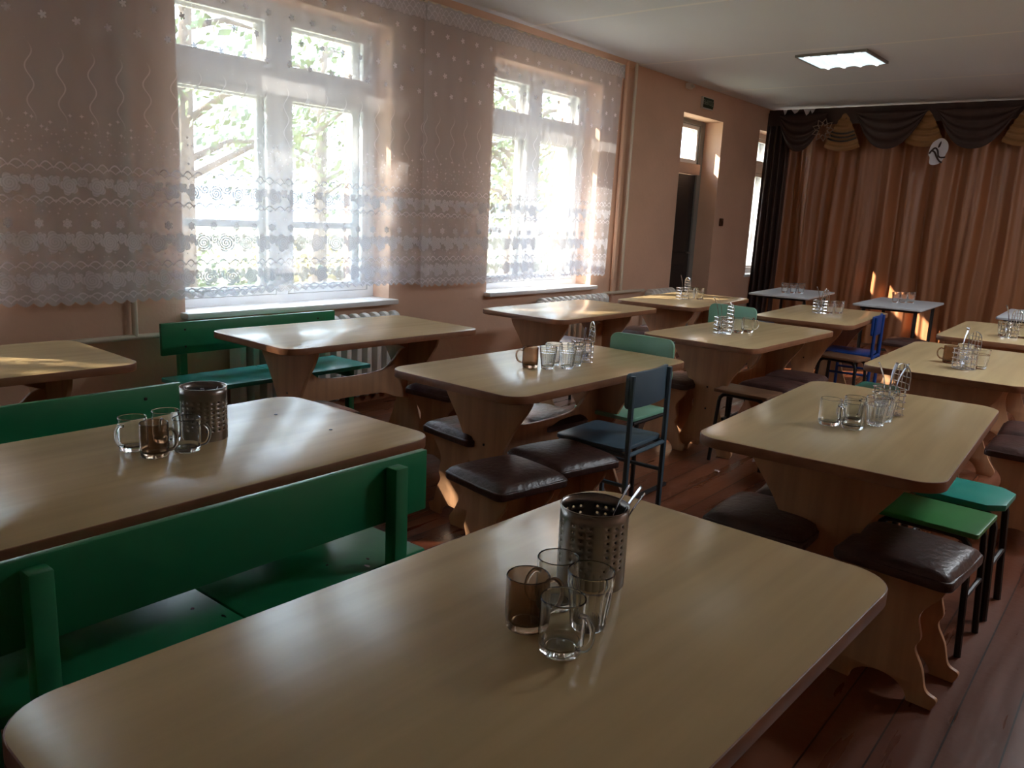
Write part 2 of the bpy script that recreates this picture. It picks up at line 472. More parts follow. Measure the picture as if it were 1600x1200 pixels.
# windows: double casements in a deep reveal
def sash(y0, y1, z0, z1, xc, t, wd, name, parent, bar=None):
    b = MB()
    b.box(xc - t / 2, xc + t / 2, y0, y0 + wd, z0, z1, .004)
    b.box(xc - t / 2, xc + t / 2, y1 - wd, y1, z0, z1, .004)
    b.box(xc - t / 2, xc + t / 2, y0 + wd - .004, y1 - wd + .004, z0, z0 + wd, .004)
    b.box(xc - t / 2, xc + t / 2, y0 + wd - .004, y1 - wd + .004, z1 - wd, z1, .004)
    if bar: b.box(xc - t / 2 + .004, xc + t / 2 - .004, y0 + wd - .004, y1 - wd + .004, bar, bar + .045, .003)
    s = b.build(name, M['white'], parent)
    g = MB(); g.box(xc - .002, xc + .002, y0 + wd - .002, y1 - wd + .002, z0 + wd - .002, z1 - wd + .002)
    g.build('pane', M['pane'], s, smooth=False)
    return s
for nm, ya, yb in WIN:
    xf0, xf1 = XW - .32, XW - .17
    ym = (ya + yb) / 2
    b = MB()
    b.box(xf0, xf1, ya, ya + .055, ZS, ZT); b.box(xf0, xf1, yb - .055, yb, ZS, ZT)
    b.box(xf0, xf1, ya + .05, yb - .05, ZT - .06, ZT); b.box(xf0, xf1, ya + .05, yb - .05, ZS, ZS + .05)
    b.box(xf0 + .01, xf1 - .002, ym - .045, ym + .045, ZS + .04, ZT - .05, .004)
    b.box(xf0 + .01, xf1 + .004, ya + .05, yb - .05, 2.03, 2.14, .004)
    wo = struct(b.build(nm, M['white']))
    for (a, c) in ((ya + .055, ym - .045), (ym + .045, yb - .055)):
        for (z0, z1, big) in ((ZS + .05, 2.03, True), (2.14, ZT - .06, False)):
            sash(a + .002, c - .002, z0 + .002, z1 - .002, xf1 - .022, .036, .046, 'inner_sash', wo)
            sash(a + .002, c - .002, z0 + .002, z1 - .002, xf0 + .026, .036, .05, 'outer_sash', wo, 1.19 if big else None)
        if True:
            hb = MB(); hb.box(xf1 - .004, xf1 + .022, (c - .03 if a < ym - .1 else a + .015), (c - .015 if a < ym - .1 else a + .03), 1.28, 1.38, .003)
            hb.build('latch', M['white'], wo)
    b = MB(); b.box(XW - .19, XW + (.075 if nm != 'window_3' else .004), ya - .03, yb + .03, ZS - .035, ZS, .008); b.build('sill', M['white'], wo)

# door with a transom light
b = MB(); xd = XW - .25
b.box(xd - .06, xd + .03, DY0, DY0 + .05, 0, DZ); b.box(xd - .06, xd + .03, DY1 - .10, DY1, 0, DZ)
b.box(xd - .06, xd + .03, DY0 + .05, DY1 - .075, DZ - .05, DZ)
dr = struct(b.build('door_1', M['greyframe']))
b = MB(); b.box(xd - .06, xd + .035, DY0 + .05, DY1 - .05, 1.90, 2.02, .005); b.build('transom_bar', M['wall'], dr)
b = MB(); b.box(xd - .03, xd + .01, DY0 + .052, DY1 - .102, .01, 1.895, .004)
lf = b.build('door_leaf', M['dark'], dr)
b = MB()
for za, zb in ((.15, .85), (1.0, 1.75)): b.box(xd + .008, xd + .018, DY0 + .18, DY1 - .22, za, zb, .008)
b.build('door_panel', M['dark'], lf)
b = MB(); b.tube([(xd + .008, DY1 - .14, 1.0), (xd + .055, DY1 - .14, 1.0), (xd + .055, DY1 - .25, 1.0)], .009); b.build('door_handle', M['steel'], lf)
sash(DY0 + .052, DY1 - .102, 2.022, DZ - .052, xd - .01, .04, .045, 'transom_sash', dr)

# ------------------------------------------------------------------ outside
b = MB(); b.box(-70, XW - .5, -40, 60, -.9, -.6); struct(b.build('ground', M['grass'], smooth=False))
def tree(x, y, h, cr, seed, leafm, label, dens=1500, low=.35, lsz=.14, lean=0.0):
    R = random.Random(seed)
    t = empty('tree', (x, y, -.6)); tag(t, label, 'tree', 'trees outside the windows')
    b = MB(); top = Vector((lean, .2, h * .8))
    b.tube([(0, 0, 0), (lean * .3, .05, h * .3), (lean * .7, .1, h * .55), top], [.17, .13, .10, .04], 8)
    tips = []
    for i in range(11):
        f = low + (1 - low) * i / 11 * .9
        base = Vector((lean * f, .1 * f, h * .8 * f)); a = R.uniform(0, 2 * pi); L = cr * R.uniform(.65, 1.05) * (1 - .45 * f)
        tip = base + Vector((cos(a) * L, sin(a) * L, L * R.uniform(.1, .5)))
        b.tube([base, base.lerp(tip, .5) + Vector((0, 0, .12)), tip], [.05, .035, .012], 6)
        tips += [tip, base.lerp(tip, .6)]
    tips.append(top)
    b.build('trunk', M['bark'], t)
    b = MB()
    for k in range(dens):
        c = tips[k % len(tips)]
        p = c + Vector((R.gauss(0, .42), R.gauss(0, .42), R.gauss(0, .30)))
        if p.z < .2: continue
        n = Vector((R.gauss(0, 1), R.gauss(0, 1), R.gauss(0, 1))).normalized()
        a = n.orthogonal().normalized(); c2 = n.cross(a); s1 = lsz * R.uniform(.6, 1.2); s2 = s1 * .55
        vs4 = [b.bm.verts.new(p + a * s1), b.bm.verts.new(p + c2 * s2), b.bm.verts.new(p - a * s1), b.bm.verts.new(p - c2 * s2)]
        b.bm.faces.new(vs4)
    b.build('foliage', leafm, t, smooth=False, fixn=False)
tree(-9.4, 5.2, 6.0, 2.0, 1, M['leaf'], 'green tree outside, its trunk seen through the first window\'s left half', 1500, .45, .065)
tree(-13.5, 10.4, 6.6, 2.4, 2, M['leaf'], 'green tree outside behind the right half of the first window', 1900, .40, .08)
tree(-9.2, 0.2, 7.4, 2.4, 3, M['leaf'], 'leafy tree outside near the left end of the wall, shading the first window', 2300, .35)
tree(-9.4, -3.9, 7.9, 2.4, 4, M['leaf'], 'leafy tree out of view at left, placed to block the sun', 3600, .4)  # unseen tree, moved and thickened to keep sun off the wall table
tree(-14.6, 16.5, 6.0, 2.4, 5, M['leaf2'], 'yellowing tree outside behind the second window', 1800, .3, .085)
tree(-8.8, 10.8, 5.0, 1.6, 6, M['leaf'], 'small green tree outside near the second window', 1300, .5, .065)
tree(-18, 23, 7.0, 2.6, 8, M['leaf'], 'distant green tree seen through the second window', 900, .2)
for k, (hx, hy) in enumerate(((-12.5, 6.6), (-17.5, 12.9), (-12.2, 18.5))):
    R = random.Random(50 + k); o = None; b = MB()
    for i in range(900):
        p = Vector((R.gauss(0, .7), R.gauss(0, .9), abs(R.gauss(.45, .35))))
        n = Vector((R.gauss(0, 1), R.gauss(0, 1), R.gauss(0, 1))).normalized(); a = n.orthogonal().normalized(); c2 = n.cross(a); s1 = .08
        b.bm.faces.new([b.bm.verts.new(p + a * s1), b.bm.verts.new(p + c2 * s1 * .6), b.bm.verts.new(p - a * s1), b.bm.verts.new(p - c2 * s1 * .6)])
    o = b.build('shrub', M['leaf2' if k == 1 else 'leaf'], smooth=False, fixn=False); o.location = (hx, hy, -.6)
    tag(o, ['low green shrub outside the first window', 'low yellow shrub outside between the two windows', 'low green shrub outside the second window'][k], 'shrub', 'shrubs outside')

# ------------------------------------------------------------------ pipes and radiators
def pipe_obj(paths, r, name, label, extra=None):
    t = empty(name, paths[0][0]); tag(t, label, 'pipe', 'heating pipes on the window wall')
    org = Vector(paths[0][0])
    for nm, p in zip(('riser', 'branch'), paths):
        b = MB(); b.tube([Vector(x) - org for x in p], r, 10); b.build(nm, M['pipe'], t)
    return t
xp = XW + .045
pipe_obj([[(xp, 2.07, .61), (xp, 2.07, ZC - .003)], [(xp, -1.6, .61), (xp, 2.56, .61)]], .016, 'heating_pipe', 'cream heating riser with a level branch, on the wall left of the first window')
pipe_obj([[(xp, 7.0, .635), (xp, 7.0, ZC - .003)], [(xp, 6.70, .635), (xp, 7.46, .635)]], .016, 'heating_pipe', 'cream heating riser right of the second window, joined to two radiators')
b = MB(); b.tube([(0, 0, .0), (0, 0, ZC - .003)], .02, 10); o = b.build('riser_pipe', M['wall']); o.location = (XW + .03, 6.86, 0)
tag(o, 'peach painted pipe just left of the cream riser beside the second window', 'pipe')
def section_mesh():
    b = MB()
    pr = []
    # side profile of one cast iron column (depth x height), rounded top and bottom
    for k in range(13): a = rad(180 * k / 12); pr.append((.062 * cos(a), .235 + .055 * sin(a)))
    for k in range(13): a = rad(180 + 180 * k / 12); pr.append((.062 * cos(a), -.235 + .055 * sin(a)))
    b.prism(pr, -.022, .022, 'y', .012)
    b.box(-.05, .05, -.0435, .0435, .20, .262, .02); b.box(-.05, .05, -.0435, .0435, -.262, -.20, .02)
    return b
sec0 = section_mesh().build('section', M['radiator'])
sec_used = False
def radiator(y0, n, label):
    global sec_used
    t = empty('radiator', (XW + .105, y0, 0)); tag(t, label, 'radiator', 'cast iron radiators under the windows')
    for k in range(n):
        if not sec_used: s = sec0; sec_used = True
        else: s = sec0.copy(); COL.objects.link(s)
        s.parent = t; s.location = (0, .045 + k * .088, .36)
    for yy in (.08, n * .088 - .1):
        b = MB(); b.tube([(-.103, yy, .56), (0, yy, .56)], .012); b.build('bracket', M['radiator'], t)
radiator(2.60, 15, 'white cast iron radiator under the first window, behind the green bench')
radiator(5.58, 12, 'white cast iron radiator under the second window')
radiator(7.46, 6, 'short white cast iron radiator between the second window and the door')

# ------------------------------------------------------------------ lace curtains
def lace(y0, y1, label, ph, taper=0.0, seedx=0):
    t = empty('lace_curtain', (XW + (.1 if y0 < 0 else .125), y0, 0)); tag(t, label, 'curtain', 'lace curtains')
    def wob(y, z):
        g = .35 + .65 * (1 - (z - .8) / 1.9)
        return (.010 * sin(y * 17 + ph) + .012 * sin(y * 7.3 + ph * 2 + .5 * z) + .006 * sin(y * 41)) * g
    def hem(y): return .822 + .012 * sin(y * 2.1 + ph) - .02 * abs(sin((y) * pi / .065 + .3)) + .012
    def fn(a, c):
        y = (y1 - y0) * a; yw = y + y0
        z = hem(yw) * (1 - c) + 2.70 * c
        if taper: y -= taper * (1 - c) * max(0, (a - .8) / .2)
        return (wob(yw, z), y, z)
    nu = int((y1 - y0) / .0108)
    b = MB(); b.grid(fn, nu, 30, uv=lambda a, c: (y0 + (y1 - y0) * a * 1.0, hem(y0 + (y1 - y0) * a) * (1 - c) + 2.70 * c))
    b.build('lace_panel', M['lace'], t, fixn=False)
    def fv(a, c):
        y = (y1 - y0) * a; yw = y + y0
        z = (2.612 - .014 * abs(sin(yw * pi / .05))) * (1 - c) + (2.715 + .006 * sin(yw * 60)) * c
        return (.022 + .012 * sin(yw * 33 + ph) * (1 - .5 * c), y, z)
    b = MB(); b.grid(fv, int((y1 - y0) / .012), 6, uv=lambda a, c: (y0 + (y1 - y0) * a, 2.60 + .12 * c))
    b.build('lace_heading', M['lace_top'], t, fixn=False)
    b = MB(); b.tube([(.0, -.02, 2.722), (.0, y1 - y0 + .02, 2.722)], .009); b.build('rail', M['pipe'], t)
lace(-1.4, 4.15, 'long white lace curtain across the first window and the wall left of it', .4)
lace(4.11, 6.63, 'white lace curtain across the second window', 1.7, .11)

# ------------------------------------------------------------------ stage drapes at the far end
def drapes():
    YD = 10.36
    t = empty('stage_drape', (-1.6, YD, 0)); tag(t, 'long golden brown satin drape across the far end of the hall', 'curtain')
    def fold(x, z):
        k = .85 + .5 * (1 - z / 2.75)
        return k * (.045 * sin(x * 19 + 1.6 * sin(x * 2.3) + .25 * z) + .020 * sin(x * 37 + 2 * sin(x * 3.1) + .5 * sin(z * 1.3)) + .022 * sin(x * 8 + .8 * z) + .004 * sin(x * 83))
    X0, X1 = -4.02, 2.65
    def fn(a, c):
        x = X0 + (X1 - X0) * a; z = .02 + 2.70 * c
        flare = .05 * (1 - c) ** 2
        return (x + 1.6 + .02 * sin(z * 2 + x * 5) * (1 - c), fold(x, z) - flare, z)
    b = MB(); b.grid(fn, 700, 24); o = b.build('cloth', M['drape'], t)
    b = MB(); b.tube([(X0 - .25 + 1.6, 0, 2.745), (X1 + 1.6, 0, 2.745)], .016); b.build('rail', M['plastic'], t)
    # dark side drape
    s = empty('side_drape', (-4.12, YD - .10, 0)); tag(s, 'dark brown drape hanging in the corner beside the last window', 'curtain')
    def fd(a, c):
        x = -.14 + .31 * a; z = .02 + 2.72 * c
        return (x - .03 * (1 - c) * (1 - a), .035 * sin(a * 26) * (.6 + .4 * (1 - c)), z)
    b = MB(); b.grid(fd, 90, 16); b.build('cloth', M['brown'], s)
    # swags
    p = empty('pelmet', (-1.6, YD - .16, 0)); tag(p, 'brown and gold swagged pelmet along the top of the stage drape', 'pelmet')
    b = MB(); b.grid(lambda a, c: (X0 - .22 + 1.6 + (X1 - X0 + .2) * a, .03 + .008 * sin(a * 260), 2.58 + .19 * c), 260, 2); b.build('heading', M['brown'], p)
    cs = [(-3.80, .31, .44), (-2.78, .41, .42), (-1.90, .42, .43), (-.98, .42, .43), (-.05, .42, .43), (.9, .42, .43), (1.85, .42, .43)]
    for cx, hw, dep in cs:
        def fs(a, c):
            uu = 2 * a - 1; d = dep * max(0.02, (1 - abs(uu) ** 2.3)); z = 2.70 - d * c
            return (cx + 1.6 + uu * hw * (1 - .06 * c), -.03 - .045 * (1 - uu * uu) * c - .012 * sin(c * 24) * (1 - uu * uu), z)
        b = MB(); b.grid(fs, 36, 40); b.build('swag', M['brown'], p)
    tails = [(-3.30, .21, .385), (-2.40, .20, .345), (-1.44, .20, .35), (-.51, .2, .35), (.43, .2, .35), (1.38, .2, .35)]
    for cx, hw, dep in tails:
        def ft(a, c):
            uu = 2 * a - 1
            return (cx + 1.6 + uu * hw * (.04 + .96 * c ** .8), .012 - .012 * sin(c * 36), 2.70 - dep * c - .05 * c * (1 - uu * uu))
        b = MB(); b.grid(ft, 20, 48); tl = b.build('gold_tail', M['gold'], p)
        if cx == -3.30:
            b = MB()
            for c in (.52, .62, .72):
                def fr(a, e, c=c):
                    uu = 2 * a - 1; cc = c + e * .045
                    return (cx + 1.6 + uu * hw * (.04 + .96 * cc ** .8), -.012, 2.70 - dep * cc - .05 * cc * (1 - uu * uu))
                b.grid(fr, 16, 1)
            b.build('black_stripe', M['blackcloth'], tl)
    for x0, wd, dp in ((-4.03, .05, .06), (-3.93, .10, .05), (-3.78, .09, .075), (-3.70, .06, .055)):
        b = MB(); b.prism([(x0 + 1.6, 2.757), (x0 + wd + 1.6, 2.757), (x0 + wd * .75 + 1.6, 2.757 - dp * .7), (x0 + wd * .45 + 1.6, 2.757 - dp)], -.06, -.055, 'y'); b.build('white_tab', M['whitecloth'], p)
    # star outline ornament
    st = empty('star_ornament', (-3.50, YD - .27, 2.50)); tag(st, 'eight pointed pale star outline pinned to the pelmet between the first two swags', 'ornament')
    def star(R, r, n, off=0):
        return [((R if k % 2 == 0 else r) * cos(pi * k / n + off), 0, (R if k % 2 == 0 else r) * sin(pi * k / n + off)) for k in range(2 * n)]
    b = MB(); b.tube(star(.13, .085, 9), .006, 6, True); b.build('outer_outline', M['thread'], st)
    b = MB(); b.tube(star(.08, .05, 9, .2), .005, 6, True); b.build('inner_outline', M['thread'], st)
    b = MB()
    for k in range(9): a = 2 * pi * k / 9; b.tube([(.085 * cos(a + .35), 0, .085 * sin(a + .35)), (.05 * cos(a + .55), 0, .05 * sin(a + .55))], .004, 6)
    b.build('braid_links', M['thread'], st)
    # white oval emblem with a dark looped ribbon
    e = empty('emblem', (-2.22, YD - .235, 2.24)); tag(e, 'small white paper emblem with a dark looped ribbon pinned below the pelmet', 'emblem')
    out = spline([(-.015, .135), (.03, .145), (.085, .10), (.10, .03), (.08, -.035), (.065, -.07), (.04, -.115), (-.02, -.14), (-.07, -.125), (-.075, -.06), (-.09, -.03), (-.085, .04), (-.06, .10), (-.015, .135)], 5)[:-1]
    b = MB(); b.prism(out, -.004, .004, 'y'); b.build('white_body', M['whitecloth'], e)
    b = MB(); b.tube([(x, -.006, z) for x, z in spline([(.082, -.058), (.04, -.062), (.012, -.045), (-.002, .01), (-.03, .04), (-.062, .015), (-.084, -.02)], 6)], .010, 6); b.tube([(x, -.007, z) for x, z in spline([(-.055, .01), (-.03, -.005), (.0, -.06), (.03, -.10), (.055, -.115)], 6)], .010, 6); b.build('dark_ribbon', M['brown'], e)
    b = MB(); b.prism(spline([(.02, .115), (.024, .09), (.012, .05), (-.004, .045), (.002, .08), (.02, .115)], 4)[:-1], -.010, -.003, 'y'); b.build('dark_mark', M['brown'], e)
drapes()

# ------------------------------------------------------------------ ceiling lamp, sign, detector, switch
def ceiling_lamp(x, y, label, md, mt):
    t = empty('ceiling_lamp', (x, y, ZC)); tag(t, label, 'lamp', 'square ceiling lamps')
    t.rotation_euler = (0, 0, rad(-1))
    b = MB(); h = .30; d = -.022
    b.box(-h, h, -h, -h + .016, d, 0); b.box(-h, h, h - .016, h, d, 0); b.box(-h, -h + .016, -h + .016, h - .016, d, 0); b.box(h - .016, h, -h + .016, h - .016, d, 0); b.box(-h + .016, h - .016, -h + .016, h - .016, -.01, 0)
    b.build('housing', M['greyframe'], t)
    b = MB(); b.grid(lambda a, c: (-h + .018 + (2 * h - .036) * a, -h + .018 + (2 * h - .036) * c, -.024 + .004 * cos(a * 8 * pi)), 64, 2); b.build('diffuser', md, t)
    for k in range(4):
        b = MB(); xx = -h + .018 + (2 * h - .036) * (k + .5) / 4; b.tube([(xx, -h + .02, -.020), (xx, h - .02, -.020)], .016, 10); b.build('tube', mt, t)
ceiling_lamp(-2.52, 7.53, 'square lit ceiling lamp with four tubes near the stage drape', M['lampdim'], M['lamp'])
for lx, ly, ll in ((.60, 4.9, 'added fill lamp out of view at right, level with the second row of tables'), (.60, 7.53, 'added fill lamp beyond the right edge of view, nearest the stage drape')):
    ceiling_lamp(lx, ly, ll, M['lampfill'], M['lampfill'])  # unseen lamps added to lift the room's brightness
t = empty('exit_sign', (XW, 8.587, 2.645)); tag(t, 'small dark green exit sign above the door', 'sign')
b = MB(); b.box(0.001, .03, -.13, .13, -.062, .062, .006); b.build('case', M['plastic'], t)
b = MB(); b.box(.03, .033, -.12, .12, -.052, .052); b.build('face', M['signgreen'], t)
fc = bpy.data.curves.new('sign_letters', 'FONT'); fc.body = '\u0412\u042b\u0425\u041e\u0414'; fc.size = .07; fc.align_x = 'CENTER'; fc.align_y = 'CENTER'; fc.extrude = .001
fo = bpy.data.objects.new('tmp_text', fc); COL.objects.link(fo)
bpy.context.view_layer.update()
me = bpy.data.meshes.new_from_object(fo.evaluated_get(bpy.context.evaluated_depsgraph_get()))
bpy.data.objects.remove(fo); me.materials.clear(); me.materials.append(M['signtext'])
lo = bpy.data.objects.new('letters', me); COL.objects.link(lo); lo.parent = t
lo.location = (.035, 0, 0); lo.rotation_euler = (rad(90), 0, rad(90))
b = MB(); b.box(.002, .05, -.05, .05, -.03, .03, .012); b.tube([(.05, 0, 0), (.085, -.01, -.008)], [.02, .016], 10)
o = b.build('motion_detector', M['plastic']); o.location = (XW, 8.12, 2.76); tag(o, 'small white detector high on the wall above the door', 'detector')
t = empty('wall_switch', (XW, 9.24, 1.37)); tag(t, 'small brown wall switch right of the door', 'switch')
b = MB(); b.box(.001, .03, -.035, .035, -.045, .045, .008); b.build('plate', M['bronze'], t)
b = MB(); b.box(.028, .038, -.015, .015, -.028, .012, .004); b.build('rocker', M['bronze'], t)

# ------------------------------------------------------------------ dining tables
HT = .70
def pedestal_pts(h=.668, s=1.0, top=.25, waist=.082, foot=.19, arch=.10, ah=.085):
    rt = spline([(top, h), (top * .93, h * .90), (top * .60, h * .72), (waist * 1.12, h * .54), (waist, h * .44), (waist * 1.3, h * .30), (foot * .80, h * .14), (foot, .035), (foot - .012, .0)], 5)
    inner = [(arch, 0)] + [(arch * cos(a), ah * sin(a)) for a in [rad(90 * k / 8) for k in range(1, 8)]]
    right = rt + inner
    return right + [(0, ah)] + [(-x, z) for x, z in right[::-1]]
def table_proto():
    t = empty('dining_table')
    b = MB(); b.prism(rrect(.3575, .6425, .085, 9), HT - .032, HT, 'z', .003, 0, 1); b.build('tabletop', [M['laminate'], M['edge']], t)
    for y in (-.405, .405):
        b = MB(); b.prism(pedestal_pts(), y - .009, y + .009, 'y', .0015)
        for z in (.47, .34): b.lathe([(0, -.0005), (.006, -.0005), (.006, .001), (0, .001)], 10, (0, 0, 0)) if False else None
        p = b.build('pedestal', M['panel'], t)
        sc = MB()
        for z in (.40, .27):
            sc.box(-.005, .005, y - .0105 if y < 0 else y + .009, y - .009 if y < 0 else y + .0105, z, z + .01, .002)
        sc.build('screw', M['screw'], p)
    top = spline([(-.396, .57), (-.34, .555), (-.28, .50), (-.20, .455), (0, .445), (.20, .455), (.28, .50), (.34, .555), (.396, .57)], 4)
    bot = spline([(.396, .27), (.30, .29), (.2, .325), (0, .33), (-.2, .325), (-.30, .29), (-.396, .27)], 4)
    b = MB(); b.prism(top + bot, -.009, .009, 'x', .0015); b.build('stretcher', M['panel'], t)
    bot = spline([(.396, .56), (.33, .585), (.25, .61), (.12, .595), (0, .61), (-.12, .595), (-.25, .61), (-.33, .585), (-.396, .56)], 4)
    b = MB(); b.prism([(-.396, .668), (.396, .668)] + bot, -.0088, .0088, 'x', .0015); b.build('apron', M['panel'], t)
    return t
TB = Kind(table_proto())
TG = 'beech laminate dining tables'
TABLES = {
 'T1': (-.688, .952, -2.2, 'large beech laminate table in the foreground, nearest the camera'),
 'T2': (-1.948, 1.015, .6, 'beech laminate table between two long green benches, dark screws in its top'),
 'T13': (-3.495, .915, -2.0, 'beech laminate table cut off by the left edge of the photo, by the wall'),
 'T3': (-2.089, 2.875, -1.6, 'beech laminate table in the middle with the slate blue chair at its side'),
 'T4': (-.754, 2.930, 2.4, 'beech laminate table at right with green and turquoise stools beside it'),
 'T5': (-3.376, 2.827, -1.8, 'bare beech laminate table before the green and teal bench below the first window'),
 'T6': (-3.317, 4.828, 0.0, 'bare beech laminate table in front of the second window'),
 'T7': (-2.002, 4.784, -1.4, 'beech laminate table behind the slate blue chair, small plywood stool at its side'),
 'T9': (-2.048, 6.415, 3.6, 'beech laminate table with the bright blue chair at its right side'),
 'T8': (-3.215, 6.383, 4.1, 'sunlit beech laminate table nearest the dark door'),
 'T10': (-.778, 4.810, 1.3, 'beech laminate table at the right edge, behind the turquoise stool, brown mug on it'),
 'T11': (-.800, 6.50, 1.5, 'beech laminate table at the far right edge, farthest beech table on that side'),
}
TO = {}
for k, (x, y, r, lab) in TABLES.items(): TO[k] = TB.put((x, y, 0), r, lab, 'table', TG)
TO['T1'].scale = (1, 1.036, 1)
for k, (sx, sy) in enumerate(((-2.101, 1.458), (-1.849, 1.470))):
    b = MB(); b.lathe([(0, .0), (.0055, .0), (.005, .0012), (0, .0014)], 12)
    o = b.build('screw', M['screw'], TO['T2']); o.location = (sx + 1.948, sy - 1.015, HT)

# pale grey tables on dark tube frames
def grey_table_proto():
    t = empty('grey_table')
    b = MB(); b.prism(rrect(.29, .55, .03, 4), .682, .70, 'z', .003); b.build('tabletop', M['grey_top'], t)
    b = MB()
    b.box(-.24, .24, -.44, .44, .655, .682)
    b.build('under_frame', M['black'], t)
    for sx in (-1, 1):
        for sy in (-1, 1):
            b = MB(); b.tube([(sx * .22, sy * .40, .67), (sx * .22, sy * .40, .0)], .016, 8); b.build('leg', M['black'], t)
    for sy in (-1, 1):
        b = MB(); b.tube([(-.22, sy * .40, .19), (.22, sy * .40, .19)], .013, 8); b.build('crossbar', M['black'], t)
    return t
GT = Kind(grey_table_proto())
for x, y, r, lab in ((-2.96, 8.24, 5, 'pale grey table on a dark frame before the drape, leftmost of three'),
                     (-1.93, 8.20, 2, 'pale grey table on a dark frame, sunlit drape behind it, middle of three'),
                     (-.80, 8.28, 2, 'pale grey table on a dark frame before the drape, rightmost of three')):
    GT.put((x, y, 0), r, lab, 'table', 'pale grey tables before the drape')

# ------------------------------------------------------------------ benches
def bench_proto(seatm, lab):
    """sits facing +x, back along x=0, long axis y, centred"""
    t = empty('bench')
    L = .56
    b = MB(); b.box(0, .022, -L, L, .545, .715, .004); b.build('backrest', M['green'], t)
    for a, c in ((-L, -.002), (.002, L)):
        b = MB(); b.box(.0, .36, a, c, .405, .43, .005); b.build('seat_board', seatm, t)
    for sy in (-.43, .43):
        b = MB(); b.box(-.042, -.0005, sy - .022, sy + .022, 0, .70, .005); b.build('post', M['green'], t)
        b = MB(); b.box(.30, .34, sy - .02, sy + .02, 0, .365, .004); b.build('leg', M['green'], t)
        b = MB(); b.box(-.0005, .34, sy - .018, sy + .018, .365, .405, .003); b.build('bearer', M['green'], t)
        b = MB()
        for z in (.585, .675): b.lathe([(0, 0), (.006, 0), (.005, .002), (0, .0022)], 10)
        for v in b.bm.verts: pass
        b.bm.clear()
        for z in (.585, .675): b.box(.0215, .0235, sy - .005, sy + .005, z - .005, z + .005, .002)
        b.build('screw', M['screw'], t)
    return t
BG = Kind(bench_proto(M['green'], ''))
BG.put((-1.484, .945, 0), 180, 'long green bench between the foreground table and the left table, its back to the camera', 'bench', 'green painted benches')
BG.put((-2.665, .88, 0), 0, 'green bench behind the left table, partly hidden by steel holder and mugs', 'bench', 'green painted benches')
nb = next(o for o in COL.objects if o.name == 'bench')
for k, (cx, cy, sx, sy) in enumerate(((.022, -.37, .010, .007), (.055, -.40, .006, .004), (.10, -.30, .004, .004), (.13, .06, .005, .004), (.05, .03, .008, .003))):
    b = MB(); b.prism([(sx * (1 + .25 * sin(k + 3 * a)) * cos(a), sy * (1 + .25 * cos(k + 2 * a)) * sin(a)) for a in [2 * pi * i / 9 for i in range(9)]], .4298, .4306, 'z')
    o = b.build('paint_chip', M['screw'], nb); o.location = (cx, cy, 0)
BT = Kind(bench_proto(M['teal'], ''))
BT.put((-4.0, 2.63, 0), 0, 'green backed bench with teal seat under the first window', 'bench', 'green painted benches')

# ------------------------------------------------------------------ stools and chairs
def leather_stool_proto():
    t = empty('upholstered_stool')
    def cush(a, c):
        u, v = 2 * a - 1, 2 * c - 1
        f = (1 - abs(u) ** 6) * (1 - abs(v) ** 6)
        sx = .168 * (u - .04 * u * abs(u) ** 3 * v * v); sy = .168 * (v - .04 * v * abs(v) ** 3 * u * u)
        return (sx, sy, .405 + .030 * max(0, f) ** .35 + .012 * (1 - u * u) * (1 - v * v))
    b = MB(); b.grid(cush, 24, 24)
    b.prism(rrect(.168, .168, .03, 5), .382, .412, 'z', .006)
    b.build('cushion', M['leather'], t, ang=70)
    for y in (-.105, .105):
        b = MB(); b.prism(pedestal_pts(.382, 1, .145, .088, .165, .085, .06), y - .008, y + .008, 'y', .0015); b.build('leg_panel', M['panel'], t)
    b = MB(); b.box(-.008, .008, -.097, .097, .10, .33, .001); b.build('stretcher', M['panel'], t)
    return t
LS = Kind(leather_stool_proto())
SG = 'brown leatherette stools'
for x, y, r, lab in (
  (-1.775, 2.215, -11, 'brown leatherette stool right of the middle table, nearest the camera of its pair'),
  (-1.770, 2.565, -13, 'brown leatherette stool right of the middle table, tucked beside the slate blue chair seat'),
  (-2.30, 2.62, -8, 'brown leatherette stool at the middle table\'s left near corner, sun on its legs'),
  (-2.225, 3.02, -10, 'brown leatherette stool seen under the middle table, beyond its stretcher board'),
  (-.90, 2.52, 2, 'brown leatherette stool on the left of the right table, nearest the foreground table'),
  (-.875, 2.88, 4, 'brown leatherette stool on the left of the right table, just behind the nearest one'),
  (-.87, 3.25, -6, 'brown leatherette stool mostly hidden by the right table\'s left corner, last of its row'),
  (-.475, 2.55, -5, 'brown leatherette stool at the right table in front of the green wooden stool'),
  (-2.94, 2.24, -3, 'brown leatherette stool barely seen over the far edge of the left table'),
  (-2.94, 3.12, 3, 'brown leatherette stool beside the bench table, dark under the middle table\'s left corner'),
  (-2.26, 4.42, 0, 'brown leatherette stool behind the sled chair, left of the plywood stool\'s table'),
  (-1.735, 4.72, -6, 'brown leatherette stool right behind the small plywood stool'),
  (-1.745, 5.08, 4, 'brown leatherette stool behind two others, near the legs of the bright blue chair'),
  (-3.47, 6.08, 6, 'reddish lit leatherette stool at the near left corner of the sunlit table'),
  (-3.46, 6.46, -3, 'leatherette stool along the wall side of the sunlit table'),
  (-.36, 4.26, 1, 'dark leatherette stool at the right edge behind the turquoise stool, glossy front edge'),
  (-.37, 4.64, 3, 'dark leatherette stool at the right edge, under the table with the brown mug'),
  (-1.70, 7.62, 3, 'brown leatherette stool in front of the middle grey table'),
): LS.put((x, y, 0), r, lab, 'stool', SG)

